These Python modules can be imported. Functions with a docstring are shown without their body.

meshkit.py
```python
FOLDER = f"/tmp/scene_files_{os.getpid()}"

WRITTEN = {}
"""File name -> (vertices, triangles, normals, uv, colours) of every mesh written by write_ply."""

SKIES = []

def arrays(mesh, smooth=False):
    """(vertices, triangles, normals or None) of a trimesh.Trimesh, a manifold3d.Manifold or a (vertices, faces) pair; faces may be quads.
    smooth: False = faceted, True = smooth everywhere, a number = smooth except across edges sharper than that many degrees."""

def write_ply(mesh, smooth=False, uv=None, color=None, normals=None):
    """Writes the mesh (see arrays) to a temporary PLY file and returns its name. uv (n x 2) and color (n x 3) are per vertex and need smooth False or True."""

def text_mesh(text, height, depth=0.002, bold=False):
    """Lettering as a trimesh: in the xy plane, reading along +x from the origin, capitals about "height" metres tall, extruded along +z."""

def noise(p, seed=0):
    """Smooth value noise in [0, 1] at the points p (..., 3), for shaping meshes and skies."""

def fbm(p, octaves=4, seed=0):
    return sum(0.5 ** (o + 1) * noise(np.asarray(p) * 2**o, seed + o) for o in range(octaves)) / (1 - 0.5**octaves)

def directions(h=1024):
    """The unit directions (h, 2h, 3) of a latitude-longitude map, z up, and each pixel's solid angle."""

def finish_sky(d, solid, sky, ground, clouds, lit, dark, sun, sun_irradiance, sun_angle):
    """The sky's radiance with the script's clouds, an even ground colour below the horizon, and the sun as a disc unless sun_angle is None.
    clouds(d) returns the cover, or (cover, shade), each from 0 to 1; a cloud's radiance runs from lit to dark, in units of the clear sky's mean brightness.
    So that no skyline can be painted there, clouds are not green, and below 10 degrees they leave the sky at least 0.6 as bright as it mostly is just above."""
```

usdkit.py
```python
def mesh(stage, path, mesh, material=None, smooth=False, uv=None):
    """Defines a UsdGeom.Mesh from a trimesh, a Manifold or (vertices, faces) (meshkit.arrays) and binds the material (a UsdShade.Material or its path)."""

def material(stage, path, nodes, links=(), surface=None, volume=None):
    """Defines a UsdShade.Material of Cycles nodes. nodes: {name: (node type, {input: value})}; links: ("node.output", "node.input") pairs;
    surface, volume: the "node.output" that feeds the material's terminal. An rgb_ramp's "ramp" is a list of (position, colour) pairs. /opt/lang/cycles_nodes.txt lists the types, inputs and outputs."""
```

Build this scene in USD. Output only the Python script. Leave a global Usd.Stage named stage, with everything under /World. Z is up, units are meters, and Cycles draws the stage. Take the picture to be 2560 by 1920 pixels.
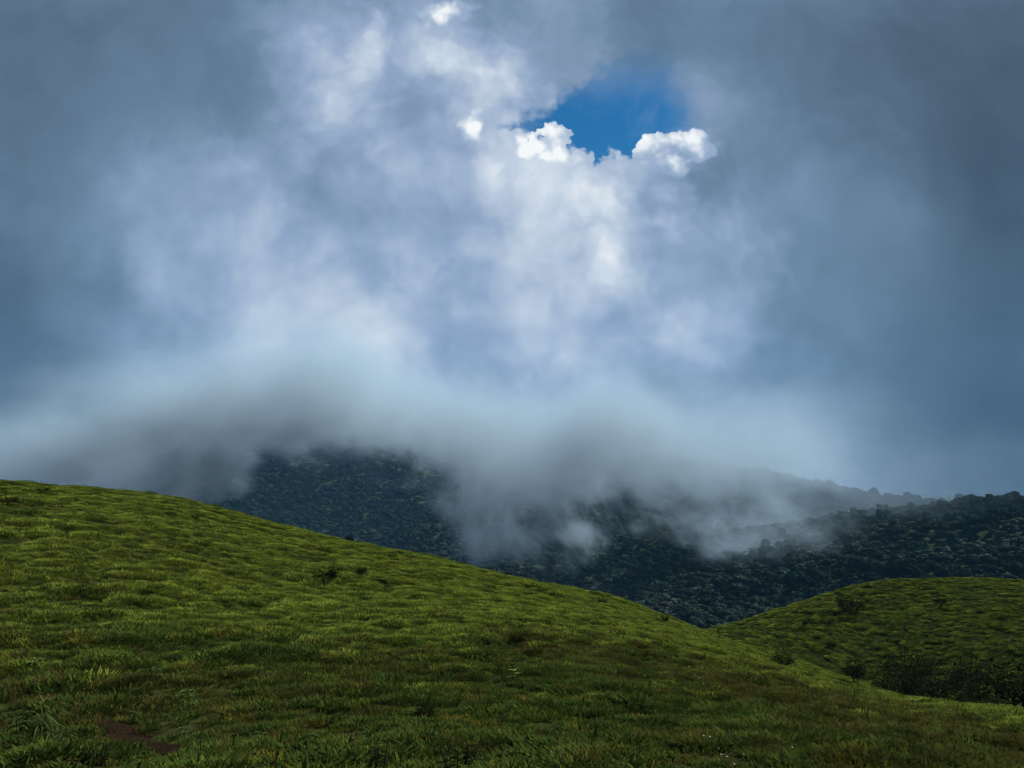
import math
import numpy as np, trimesh, usdkit, meshkit
from scipy.interpolate import PchipInterpolator
from pxr import Usd, UsdGeom, UsdLux, UsdShade, Gf, Sdf, Vt

stage = Usd.Stage.CreateInMemory()
UsdGeom.Xform.Define(stage, '/World')
UsdGeom.Scope.Define(stage, '/World/Looks')
RNG = np.random.default_rng(20)

# ------------------------------------------------------------------ camera
PITCH = math.radians(5.6)
TAN = 0.662                                    # half width of the view at distance 1
EXPOSURE = 1.5
cam = UsdGeom.Camera.Define(stage, '/World/camera')
cam.CreateHorizontalApertureAttr(36.0)
cam.CreateFocalLengthAttr(18.0 / TAN)
cam.CreateExposureAttr(EXPOSURE)
cam.CreateClippingRangeAttr(Gf.Vec2f(0.1, 50000))
cam.AddTranslateOp().Set(Gf.Vec3d(0, 0, 0))
cam.AddRotateXYZOp().Set(Gf.Vec3f(90 + math.degrees(PITCH), 0, 0))


def ray(px, py):
    """World direction of a place in the 2560 x 1920 photograph, y forward."""
    px, py = np.asarray(px, float), np.asarray(py, float)
    x, v = (px - 1280) / 1280 * TAN, -(py - 960) / 1280 * TAN
    c, s = math.cos(PITCH), math.sin(PITCH)
    return np.stack([x, c - v * s, s + v * c], -1)


def az_slope(px, py):
    d = ray(px, py)
    return np.arctan2(d[..., 0], d[..., 1]), d[..., 2] / np.hypot(d[..., 0], d[..., 1])


def uv(px, py):
    d = ray(px, py)
    return d[..., 0] / d[..., 1], d[..., 2] / d[..., 1]


# ------------------------------------------------------------------ node graphs
class Graph:
    def __init__(self):
        self.nodes, self.links, self.n = {}, [], 0

    def add(self, kind, out, **kw):
        name = f"n{self.n}"
        self.n += 1
        vals = {}
        for k, v in kw.items():
            if isinstance(v, Out):
                self.links.append((v.ref, f"{name}.{k}"))
            else:
                vals[k] = v
        self.nodes[name] = (kind, vals)
        return Out(self, f"{name}.{out}")

    def math(self, op, *a):
        return self.add("math", "value", math_type=op, **{f"value{i + 1}": x for i, x in enumerate(a)})

    def step(self, x, a, b, lo=0.0, hi=1.0, kind="smoothstep"):
        return self.add("map_range", "result", range_type=kind, value=x, from_min=a, from_max=b, to_min=lo, to_max=hi, clamp=True)

    def noise(self, vec, scale, detail=4.0, rough=0.5, distortion=0.0, out="fac"):
        return self.add("noise_texture", out, vector=vec, scale=scale, detail=detail, roughness=rough, distortion=distortion)

    def gauss(self, vec, cx, cy, sx, sy, rot=0.0):
        """exp(-r2) about (cx, cy) in the first two coordinates of vec."""
        m = self.add("mapping", "vector", mapping_type="texture", vector=vec, location=(cx, cy, 0.0), rotation=(0.0, 0.0, rot), scale=(sx, sy, 1e6))
        return self.math("exponent", self.math("multiply", self.add("vector_math", "value", math_type="dot_product", vector1=m, vector2=m), -1.0))

    def mix(self, f, a, b, blend="mix"):
        return self.add("mix_color", "result", fac=f, a=a, b=b, blend_type=blend)

    def done(self, path, surface=None, volume=None):
        return usdkit.material(stage, path, self.nodes, self.links, surface=surface and surface.ref, volume=volume and volume.ref)


class Out:
    def __init__(self, g, ref):
        self.g, self.ref = g, ref

    def __add__(self, o): return self.g.math("add", self, o)
    def __sub__(self, o): return self.g.math("subtract", self, o)
    def __mul__(self, o): return self.g.math("multiply", self, o)
    def __rsub__(self, o): return self.g.math("subtract", o, self)
    __radd__, __rmul__ = __add__, __mul__


# ------------------------------------------------------------------ sky and sun
SUN_AZ, SUN_EL = math.radians(74), math.radians(46)
K = 1 / (0.1 * 2 ** EXPOSURE)                  # cloud colours below are as they look in the photograph
PX = TAN / 1280


def lin(c):
    c = np.array(c, float) / 255
    return tuple(np.where(c < .04045, c / 12.92, ((c + .055) / 1.055) ** 2.4))


g = Graph()
tc = g.add("texture_coordinate", "generated")
xyz = g.add("separate_xyz", "x", vector=tc)
node = xyz.ref.split(".")[0]
X, Y, Z = xyz, Out(g, node + ".y"), Out(g, node + ".z")
front = g.step(Y, 0.15, 0.45)
Ys = g.math("maximum", Y, 0.12)
P = g.add("combine_xyz", "vector", x=g.math("divide", X, Ys), y=g.math("divide", Z, Ys), z=0.0)


def warp(vec, by, amount):
    s = g.add("vector_math", "vector", math_type="subtract", vector1=by, vector2=(.5, .5, .5))
    return g.add("vector_math", "vector", math_type="multiply_add", vector1=s, vector2=(amount, amount, 0), vector3=vec)


n1 = g.noise(P, 2.6, 4.0, out="color")
n2 = g.noise(P, 9.0, 5.0, .6, out="color")
n3 = g.noise(P, 34.0, 4.0, .6, out="color")
W1 = warp(warp(P, n1, .17), n2, .07)           # broad cloud masses
W2 = warp(warp(P, n2, .05), n3, .022)          # crisp edges
# brightness of the cloud cover over the part of the sky in view, spread by soft lobes; outer values also painted darker as lens falloff
ROWS = {-250: [(-600, .42), (1100, .60), (1500, .52), (3200, .42)],
        100: [(-600, .38), (100, .42), (500, .47), (900, .66), (1150, .74), (1320, .56), (1700, .46), (2100, .40), (2500, .32), (3200, .36)],
        400: [(-600, .42), (100, .41), (400, .51), (700, .60), (1000, .72), (1250, .82), (1500, .79), (1760, .62), (1900, .50), (2100, .40), (2500, .29), (3200, .42)],
        700: [(-600, .38), (0, .33), (100, .37), (250, .50), (400, .58), (700, .71), (1000, .76), (1300, .81), (1600, .77), (1830, .70), (1950, .54), (2060, .48), (2300, .38), (2520, .28), (3200, .42)],
        900: [(-600, .36), (100, .32), (400, .51), (700, .71), (1000, .78), (1300, .81), (1600, .75), (1900, .58), (2200, .40), (2500, .27), (3200, .42)],
        1100: [(-600, .36), (100, .25), (400, .40), (800, .62), (1300, .68), (1700, .62), (1900, .52), (2500, .25), (3200, .42)]}
XA, XB = float(uv(-600, 600)[0]), float(uv(3200, 600)[0])
VA, VB = float(uv(1280, 1100)[1]), float(uv(1280, -700)[1])
gx = np.linspace(-600, 3200, 200)
tab = np.array([np.interp(gx, *zip(*r)) for r in ROWS.values()])
kern = np.exp(-np.linspace(-2, 2, 13) ** 2)
tab = np.array([np.convolve(np.pad(r, 6, mode='edge'), kern / kern.sum(), 'valid') for r in tab])
gv = np.linspace(VA, VB, 200)
rv = np.array([float(uv(1280, r)[1]) for r in ROWS])
wgt = np.array([np.interp(gv, rv[::-1], np.eye(6)[k][::-1]) for k in range(6)])
wgt[0] = np.where(gv > rv[0], np.clip(1 - (gv - rv[0]) / .25, 0, 1), wgt[0])
B0 = .42


def blob(px, py, sx, sy, rot=0.0, vec=None):
    a, b = uv(px, py)
    return g.gauss(vec or W1, float(a), float(b), sx * PX, sy * PX, rot)


wx = g.add("separate_xyz", "x", vector=W1)
fx = g.step(wx, XA, XB, kind="linear")
fy = g.step(Out(g, wx.ref.split(".")[0] + ".y"), VA, VB, kind="linear")
lobes = None
for k in (0, 3):
    rx = g.add("rgb_ramp", "color", fac=fx, ramp=[(float(q), tuple(map(float, c))) for q, c in zip(np.linspace(0, 1, 200), tab[k:k + 3].T - B0 + .5)])
    ry = g.add("rgb_ramp", "color", fac=fy, ramp=[(float(q), tuple(map(float, c))) for q, c in zip(np.linspace(0, 1, 200), wgt[k:k + 3].T)])
    rx = g.add("vector_math", "vector", math_type="subtract", vector1=rx, vector2=(.5, .5, .5))
    t = g.add("vector_math", "value", math_type="dot_product", vector1=rx, vector2=ry)
    lobes = t if lobes is None else lobes + t
big = g.noise(tc, 2.2, 5.0, .55)
fine = g.noise(W1, 4.5, 5.0, .6)
tiny = g.noise(W2, 22.0, 3.0, .6)
B = B0 + lobes * front + (big - .5) * .20
plates = g.step(g.noise(W1, 2.4, 6.0, .58), .44, .57)
B = B + (plates - .5) * .085 * g.step(B, .3, .6)
lumpy = g.add("voronoi_texture", "distance", vector=W2, scale=7.5, detail=3.0, roughness=.55, feature="smooth_f1", smoothness=.6, dimensions="2D")
B = B + (.58 - lumpy) * .15 * g.step(B, .42, .7)
B = B + (fine - .5) * .5 * g.step(B, .25, .7, .35, 1.0)
billow = g.add("voronoi_texture", "distance", vector=warp(P, n3, .02), scale=27.0, detail=2.0, roughness=.55, feature="f1", dimensions="2D")
puff = (.42 - billow) * .8


def edge(p1, p2, inside, soft, lift=0.0):
    """1 on the inner side of the line through two places of the photograph."""
    a, b, c = (np.array([float(k) for k in uv(*q)]) for q in (p1, p2, inside))
    n = np.array([-(b - a)[1], (b - a)[0]])
    n /= np.linalg.norm(n)
    if (c - a) @ n < 0:
        n = -n
    dd = g.add("vector_math", "value", math_type="dot_product", vector1=W2, vector2=(float(n[0]), float(n[1]), 0.0)) - float(a @ n)
    if lift:
        dd = dd - puff * lift
    return g.step(dd, -soft * PX, soft * PX)


gapm = edge((1305, 325), (1462, 215), (1450, 300), 30, .03) * edge((1300, 325), (1560, 385), (1500, 300), 12, .04) * edge((1450, 382), (1760, 325), (1500, 300), 12, .04) \
    * edge((1715, 300), (1700, 150), (1500, 300), 60) * edge((1780, 170), (1450, 110), (1500, 300), 90)
veil = edge((1500, 205), (1760, 205), (1600, 320), 70)
gapm = gapm * (.40 + .60 * veil) * (1.0 - .5 * g.step(fine, .46, .72))
# sunlit cumulus heads at the rim of the gap and other bright scraps
heads, tops, scraps = None, None, None
for px, py, sx, sy, amp, rot in [(1380, 358, 56, 54, 1.12, 0.), (1338, 382, 50, 34, 1.08, .3), (1395, 410, 80, 44, .85, 0.), (1640, 372, 78, 52, 1.15, .2), (1725, 352, 74, 50, 1.1, -.2), (1680, 420, 80, 60, .82, 0.),
                                 (1190, 335, 42, 70, 1.1, .35), (1128, 40, 74, 54, 1.1, .5)]:
    t = blob(px, py, sx, sy, rot, W2) * amp
    heads = t if heads is None else g.math("maximum", heads, t)
    t = blob(px - .22 * sx, py - .3 * sy, sx * .95, sy * .85, rot, W2) * amp
    tops = t if tops is None else g.math("maximum", tops, t)
for px, py, sx, sy, amp, rot in [(1500, 490, 170, 80, .9, .2), (1680, 510, 80, 130, .9, -.25), (1515, 610, 80, 110, .8, 0.), (930, 100, 60, 120, .8, -.3), (1180, 190, 190, 130, .9, -.3), (1240, 430, 70, 90, .6, .5)]:
    t = blob(px, py, sx, sy, rot, W2) * amp
    scraps = t if scraps is None else g.math("maximum", scraps, t)
rim = (heads + puff * .55 + (tiny - .5) * .22) * g.step(heads, .03, .3)
head = g.step(rim, .36, .60) * front
B = B + g.step(scraps + puff * .3 + (fine - .5) * 1.3, .1, 1.25) * .2 * front
glow = g.step(tops + puff * .7 + (tiny - .5) * .35, .28, 1.05) * front * g.step(tops, .05, .35)
B = g.math("maximum", B, B * (1.0 - head) + head * .66)
B = B + glow * .34
cloud = g.add("rgb_ramp", "color", fac=B, ramp=[(0, lin((30, 38, 48))), (.25, lin((52, 65, 80))), (.35, lin((75, 92, 110))), (.5, lin((107, 131, 156))), (.65, lin((148, 168, 197))), (.8, lin((194, 207, 223))), (1, lin((250, 252, 252)))])
cloud = g.add("vector_math", "vector", math_type="scale", vector1=cloud, scale=K)
gapm = gapm * front * (1.0 - g.step(rim, .40, .50) * front)
blue = g.add("sky_texture", "color", sky_type="single_scattering", sun_disc=False, sun_elevation=SUN_EL, sun_rotation=SUN_AZ, altitude=2000.0)
bluec = g.mix(1.0, blue, (.035, .235, .35), "multiply")
col = g.mix(gapm, cloud, bluec)
bg = g.add("background_shader", "background", color=col, strength=0.1)
g.done('/World/Looks/sky', surface=bg)
sky = UsdLux.DomeLight.Define(stage, '/World/sky')
UsdShade.MaterialBindingAPI.Apply(sky.GetPrim()).Bind(UsdShade.Material.Get(stage, '/World/Looks/sky'))
sky.GetPrim().SetCustomDataByKey('kind', 'structure')

sun = UsdLux.DistantLight.Define(stage, '/World/sun')
sun.CreateIntensityAttr(0.85)
sun.CreateAngleAttr(0.6)
sun.CreateNormalizeAttr(True)
sun.CreateColorAttr(Gf.Vec3f(1.0, .95, .84))
sun.AddRotateXYZOp().Set(Gf.Vec3f(-(90 - math.degrees(SUN_EL)), 0, 0 - math.degrees(SUN_AZ)))
SUN = np.array([math.sin(SUN_AZ) * math.cos(SUN_EL), math.cos(SUN_AZ) * math.cos(SUN_EL), math.sin(SUN_EL)])

# ------------------------------------------------------------------ naming helpers
USED = {}


def numbered(parent, name):
    k = USED.get((parent, name), -1) + 1
    USED[(parent, name)] = k
    return f"{parent}/{name}" if k == 0 else f"{parent}/{name}_{k:03d}"


def tag(prim, label=None, category=None, group=None, kind=None):
    for k, v in (('label', label), ('category', category), ('group', group), ('kind', kind)):
        if v:
            prim.SetCustomDataByKey(k, v)


def obj(name, mesh, mat, parent='/World', smooth=False):
    path = numbered(parent, name)
    usdkit.mesh(stage, path, mesh, '/World/Looks/' + mat, smooth=smooth)
    return path


def thing(name, label, category, loc=(0, 0, 0), rz=0.0, scale=1.0, group=None, source=None):
    path = numbered('/World', name)
    x = UsdGeom.Xform.Define(stage, path)
    x.AddTranslateOp().Set(Gf.Vec3d(*map(float, loc)))
    x.AddRotateZOp().Set(float(math.degrees(rz)))
    s = np.broadcast_to(scale, 3)
    x.AddScaleOp().Set(Gf.Vec3f(*map(float, s)))
    tag(x.GetPrim(), label, category, group)
    if source:
        x.GetPrim().GetReferences().AddInternalReference(source)
        x.GetPrim().SetInstanceable(True)
    return path


def class_of(name):
    """A class prim that holds the parts of a kind of thing; copies reference it."""
    path = '/World/kinds/' + name
    stage.CreateClassPrim('/World/kinds') if not stage.GetPrimAtPath('/World/kinds') else None
    UsdGeom.Xform.Define(stage, path)
    return path


def instancer(name, protos, pos, rot_quat, scale, index, label, parent='/World'):
    """protos: list of (mesh, material)."""
    path = numbered(parent, name)
    pi = UsdGeom.PointInstancer.Define(stage, path)
    targets = []
    for k, (m, mat) in enumerate(protos):
        p = f"{path}/piece" + (f"_{k:03d}" if k else "")
        usdkit.mesh(stage, p, m, '/World/Looks/' + mat)
        targets.append(p)
    pi.CreatePrototypesRel().SetTargets(targets)
    pi.CreateProtoIndicesAttr(Vt.IntArray.FromNumpy(np.asarray(index, np.int32)))
    pi.CreatePositionsAttr(Vt.Vec3fArray.FromNumpy(np.asarray(pos, np.float32)))
    pi.CreateOrientationsAttr(Vt.QuathArray([Gf.Quath(float(q[3]), float(q[0]), float(q[1]), float(q[2])) for q in rot_quat]))
    pi.CreateScalesAttr(Vt.Vec3fArray.FromNumpy(np.asarray(scale, np.float32)))
    tag(pi.GetPrim(), label, None, None, 'stuff')
    return path


def quats(normal, yaw, follow=0.7):
    """Rotations (xyzw) that turn by yaw about z and then lean z towards the normals."""
    up = np.array([0, 0, 1.0])
    n = normal * follow + up * (1 - follow)
    n /= np.linalg.norm(n, axis=1, keepdims=True)
    axis = np.cross(np.broadcast_to(up, n.shape), n)
    w = 1 + n[:, 2]
    q1 = np.column_stack([axis, w])
    q1 /= np.linalg.norm(q1, axis=1, keepdims=True)
    q2 = np.column_stack([0 * yaw, 0 * yaw, np.sin(yaw / 2), np.cos(yaw / 2)])
    x1, y1, z1, w1 = q1.T
    x2, y2, z2, w2 = q2.T
    return np.column_stack([w1 * x2 + x1 * w2 + y1 * z2 - z1 * y2, w1 * y2 - x1 * z2 + y1 * w2 + z1 * x2,
                            w1 * z2 + x1 * y2 - y1 * x2 + z1 * w2, w1 * w2 - x1 * x2 - y1 * y2 - z1 * z2])


# ------------------------------------------------------------------ materials
def plant_material(name, base, vary=.35, rough=.75, translucent=.3, hue=(1.25, 1.0, .8), scale=1.5):
    g = Graph()
    pos = g.add("geometry", "position")
    n = g.noise(pos, scale, 3.0)
    rnd = g.add("object_info", "random")
    f = g.step(n + (rnd - .5) * .5, .25, .75, kind="linear")
    lo = tuple(c * (1 - vary) for c in base)
    hi = tuple(c * (1 + vary) * h for c, h in zip(base, hue))
    c = g.mix(f, lo, hi)
    p = g.add("diffuse_bsdf", "BSDF", color=c)
    if translucent:
        t = g.add("translucent_bsdf", "BSDF", color=c)
        p = g.add("mix_closure", "closure", fac=translucent, closure1=p, closure2=t)
    return g.done('/World/Looks/' + name, surface=p)


def soil_material(name, a, b, c, scale=.6):
    g = Graph()
    pos = g.add("geometry", "position")
    n = g.noise(pos, scale, 6.0, .6)
    m = g.noise(pos, scale * 14, 4.0, .6)
    col = g.mix(g.step(n, .35, .65), a, b)
    col = g.mix(g.step(m, .45, .75), col, c)
    bump = g.add("bump", "normal", height=m, strength=.6, distance=.06)
    p = g.add("diffuse_bsdf", "BSDF", color=col, normal=bump)
    g.done('/World/Looks/' + name, surface=p)


plant_material('grass_light', (.082, .130, .022))
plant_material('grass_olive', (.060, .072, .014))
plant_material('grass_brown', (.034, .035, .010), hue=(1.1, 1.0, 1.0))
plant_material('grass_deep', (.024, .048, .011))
plant_material('straw', (.26, .21, .11), vary=.2)
plant_material('leaf_dark', (.008, .013, .006), vary=.3)
plant_material('leaf_weed', (.028, .056, .018), vary=.3)
plant_material('leaf_bright', (.07, .13, .04), vary=.2)
plant_material('twig', (.022, .018, .014), translucent=0, vary=.3)
plant_material('petal', (.5, .5, .47), vary=.05, hue=(1, 1, 1))
plant_material('bark', (.09, .075, .06), translucent=0)
plant_material('crown_dark', (.010, .020, .017), vary=.5, hue=(1, 1, 1), translucent=.15, scale=.02)
plant_material('crown_mid', (.022, .036, .027), vary=.5, hue=(1, 1, 1), translucent=.15, scale=.02)
plant_material('crown_pale', (.042, .056, .042), vary=.35, hue=(1, 1, 1), translucent=.15, scale=.02)
soil_material('turf', (.018, .022, .007), (.022, .026, .008), (.020, .016, .008))
soil_material('soil', (.012, .008, .005), (.008, .006, .004), (.022, .014, .009), 1.5)
soil_material('forest_floor', (.014, .022, .010), (.020, .028, .012), (.026, .034, .016), .01)

# ------------------------------------------------------------------ terrain
def curve(points, extra=0):
    """Rows of the photograph along a skyline -> slope as a function of azimuth, with values carried along."""
    p = np.array(points, float)
    a, s = az_slope(p[:, 0], p[:, 1])
    o = np.argsort(a)
    fs = PchipInterpolator(a[o], s[o])
    rest = [PchipInterpolator(a[o], p[o, k]) for k in range(2, p.shape[1])]

    def clamp(f):
        return lambda x: f(np.clip(x, a.min(), a.max()))
    return [clamp(fs)] + [clamp(r) for r in rest]


# px, row of the ridge, distance of the ridge
NEAR = curve([(-900, 1190, 50), (-300, 1188, 55), (0, 1205, 58), (400, 1243, 62), (600, 1290, 64), (870, 1355, 66), (1200, 1418, 69), (1500, 1490, 72),
              (1700, 1553, 74), (1825, 1598, 76), (2000, 1655, 78), (2130, 1702, 78), (2250, 1745, 74), (2400, 1768, 68), (2560, 1782, 62), (2900, 1800, 54), (3600, 1830, 46)])
FAR = curve([(1100, 1660, 105), (1500, 1628, 108), (1700, 1588, 112), (1830, 1560, 116), (1950, 1520, 122), (2100, 1478, 128), (2250, 1457, 134), (2400, 1453, 138), (2560, 1458, 140), (2900, 1490, 140), (3600, 1560, 136)])


def hermite(t, h, z0, m0, z1, m1):
    return ((2 * t ** 3 - 3 * t ** 2 + 1) * z0 + (t ** 3 - 2 * t ** 2 + t) * h * m0 + (-2 * t ** 3 + 3 * t ** 2) * z1 + (t ** 3 - t ** 2) * h * m1)


def fall(e):
    """How far the ground drops a distance e beyond a ridge, on top of the line of sight."""
    return np.where(e < 60, .0045 * e * e, .0045 * 3600 + .54 * (e - 60))


def bumps(x, y, amp, cell, seed=0):
    """Tussock-sized mounds and hollows."""
    p = np.stack([x / cell, y / cell, 0 * x], -1)
    return amp * ((meshkit.noise(p, seed) - .5) * 1.2 + (meshkit.noise(p * 2.3 + 7, seed + 3) - .5) * .6)


def lumps(x, y, amp, cell, seed=0):
    p = np.stack([x / cell / 9, y / cell / 9, 0 * x], -1)
    return bumps(x, y, amp, cell, seed) + amp * 2.5 * (meshkit.noise(p + 3, seed + 5) - .5)


def near_z(x, y, rough=True):
    d = np.maximum(np.hypot(x, y), 1e-3)
    a = np.arctan2(x, y)
    s, R = NEAR[0](a), NEAR[1](a)
    D0, Z0, M0 = 6.5, -2.65, -.24
    t = np.clip((d - D0) / (R - D0), 0, 1)
    z = hermite(t, R - D0, Z0, M0, s * R, s)
    inner = -1.6 - .10 * d - .0095 * d * d
    z = np.where(d < D0, inner + (Z0 - (-1.6 - .10 * D0 - .0095 * D0 ** 2)) * (d / D0) ** 2, z)
    z = np.where(d > R, s * d - fall(d - R), z)
    if rough:
        z = z + lumps(x, y, .19, 1.0) * np.clip(d / 8, .2, 1) + (meshkit.noise(np.stack([x / 9, y / 9, 0 * x], -1), 9) - .5) * .5 * np.clip(d / 20, 0, 1)
    return z


def far_z(x, y, rough=True):
    d = np.maximum(np.hypot(x, y), 1e-3)
    a = np.arctan2(x, y)
    s, R = FAR[0](a), FAR[1](a)
    s1, R1 = NEAR[0](a), NEAR[1](a)
    D0 = R1 + 10
    Z0 = s1 * D0 - 3.5
    t = np.clip((d - D0) / (R - D0), 0, 1)
    z = hermite(t, R - D0, Z0, .02, s * R, s)
    z = np.where(d < D0, Z0 - (D0 - d) * .25, z)
    z = np.where(d > R, s * d - fall(d - R), z)
    if rough:
        z = z + lumps(x, y, .24, 1.2, 4) + (meshkit.noise(np.stack([x / 12, y / 12, 0 * x], -1), 19) - .5) * .8
    return z


def polar_sheet(zf, a0, a1, na, d0, d1, nd, rings=None):
    A, D = np.meshgrid(np.linspace(a0, a1, na), np.geomspace(d0, d1, nd) if rings is None else rings, indexing='ij')
    na, nd = D.shape
    x, y = D * np.sin(A), D * np.cos(A)
    v = np.stack([x, y, zf(x, y)], -1).reshape(-1, 3)
    i = np.arange(na * nd).reshape(na, nd)
    q = np.stack([i[:-1, :-1], i[:-1, 1:], i[1:, 1:], i[1:, :-1]], -1).reshape(-1, 4)
    f = np.vstack([q[:, [0, 2, 1]], q[:, [0, 3, 2]]])
    m = trimesh.Trimesh(v, f, process=False)
    if m.face_normals[:, 2].mean() < 0:
        m.invert()
    return m


AMAX = math.radians(62)
NEAR_RINGS = np.concatenate([np.geomspace(.6, 10, 70)[:-1], np.arange(10, 90, .2), np.geomspace(90, 260, 50)])
FAR_RINGS = np.concatenate([np.geomspace(72, 82, 12)[:-1], np.arange(82, 150, .28), np.geomspace(150, 330, 40)])
tag(stage.GetPrimAtPath(obj('grassy_hill', polar_sheet(near_z, -AMAX, AMAX, 620, .6, 260, 520, NEAR_RINGS), 'turf', smooth=True)), kind='structure')
tag(stage.GetPrimAtPath(obj('grassy_hill', polar_sheet(far_z, math.radians(-6), AMAX, 420, 72, 330, 300, FAR_RINGS), 'turf', smooth=True)), kind='structure')

# forested country beyond: px -> rows at a few distances
FD = [250, 420, 600, 950, 1120, 1600, 2600, 3400, 5200]
FROWS = {-400: (1900, 1800, 1700, 1540, 1500, 1400, 1330, 1270, 1290), 0: (1900, 1800, 1700, 1540, 1490, 1390, 1320, 1265, 1290),
         220: (1900, 1800, 1700, 1540, 1490, 1380, 1290, 1240, 1270), 400: (1900, 1800, 1700, 1540, 1490, 1360, 1210, 1150, 1190), 560: (1900, 1800, 1700, 1540, 1490, 1370, 1160, 1095, 1140),
         900: (1900, 1800, 1680, 1530, 1480, 1370, 1120, 1025, 1080), 1150: (1900, 1760, 1640, 1520, 1470, 1340, 1170, 1120, 1160), 1400: (1880, 1720, 1600, 1500, 1440, 1250, 1190, 1165, 1190),
         1600: (1850, 1690, 1565, 1450, 1400, 1240, 1190, 1160, 1190), 1750: (1830, 1680, 1550, 1385, 1362, 1225, 1190, 1165, 1190),
         1900: (1800, 1660, 1540, 1345, 1350, 1255, 1210, 1190, 1210), 2100: (1800, 1640, 1500, 1328, 1345, 1290, 1250, 1230, 1250),
         2300: (1800, 1640, 1490, 1292, 1320, 1300, 1280, 1270, 1290), 2560: (1800, 1640, 1480, 1274, 1310, 1310, 1300, 1285, 1300),
         3000: (1800, 1640, 1480, 1268, 1300, 1310, 1300, 1285, 1300)}
_pxs = np.array(sorted(FROWS))
_fa = az_slope(_pxs, np.full(len(_pxs), 1250.0))[0]
_fz = np.array([[az_slope(p, r)[1] * d for r, d in zip(FROWS[p], FD)] for p in _pxs])
_fcol = [PchipInterpolator(_fa, _fz[:, k]) for k in range(len(FD))]


def forest_z(x, y):
    a = np.clip(np.arctan2(x, y), _fa[0], _fa[-1])
    d = np.hypot(x, y)
    zs = np.stack([f(a) for f in _fcol], -1)
    k = np.clip(np.searchsorted(FD, d) - 1, 0, len(FD) - 2)
    fd = np.array(FD, float)
    sl = np.diff(zs, axis=-1) / np.diff(fd)
    m = np.concatenate([sl[..., :1], (sl[..., 1:] + sl[..., :-1]) / 2, sl[..., -1:]], -1)
    get = lambda arr, i: np.take_along_axis(arr, i[..., None], -1)[..., 0]
    h = fd[k + 1] - fd[k]
    t = np.clip((d - fd[k]) / h, 0, 1)
    z = hermite(t, h, get(zs, k), get(m, k), get(zs, k + 1), get(m, k + 1))
    p = np.stack([x, y, 0 * x], -1)
    z = z + (meshkit.fbm(p / 330, 4, 2) - .5) * np.interp(d, [250, 600, 1600, 3000], [10, 26, 60, 80]) + (meshkit.noise(p / 60, 8) - .5) * 10
    return z


tag(stage.GetPrimAtPath(obj('mountains', polar_sheet(forest_z, -math.radians(66), math.radians(66), 420, 250, 5200, 420), 'forest_floor', smooth=True)), kind='structure')
v = np.array([[-9000, -3000, -420], [9000, -3000, -420], [9000, 9000, -420], [-9000, 9000, -420]], float)
tag(stage.GetPrimAtPath(obj('ground', (v, np.array([[0, 1, 2], [0, 2, 3]])), 'forest_floor')), kind='structure')


def hit(px, py, zf, dmin, dmax):
    """Where the line of sight through a place in the photograph first meets a ground."""
    d = ray(px, py)
    d = d / np.hypot(d[0], d[1])
    t = np.geomspace(dmin, dmax, 4000)
    below = zf(d[0] * t, d[1] * t, False) >= d[2] * t
    k = int(np.argmax(below)) if below.any() else int(np.argmin(np.abs(zf(d[0] * t, d[1] * t, False) - d[2] * t)))
    x, y = d[0] * t[k], d[1] * t[k]
    return np.array([x, y, float(zf(np.array([x]), np.array([y]))[0])]), t[k]


near_hit = lambda px, py: hit(px, py, near_z, 2.0, 110)
far_hit = lambda px, py: hit(px, py, far_z, 70, 170)


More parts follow.
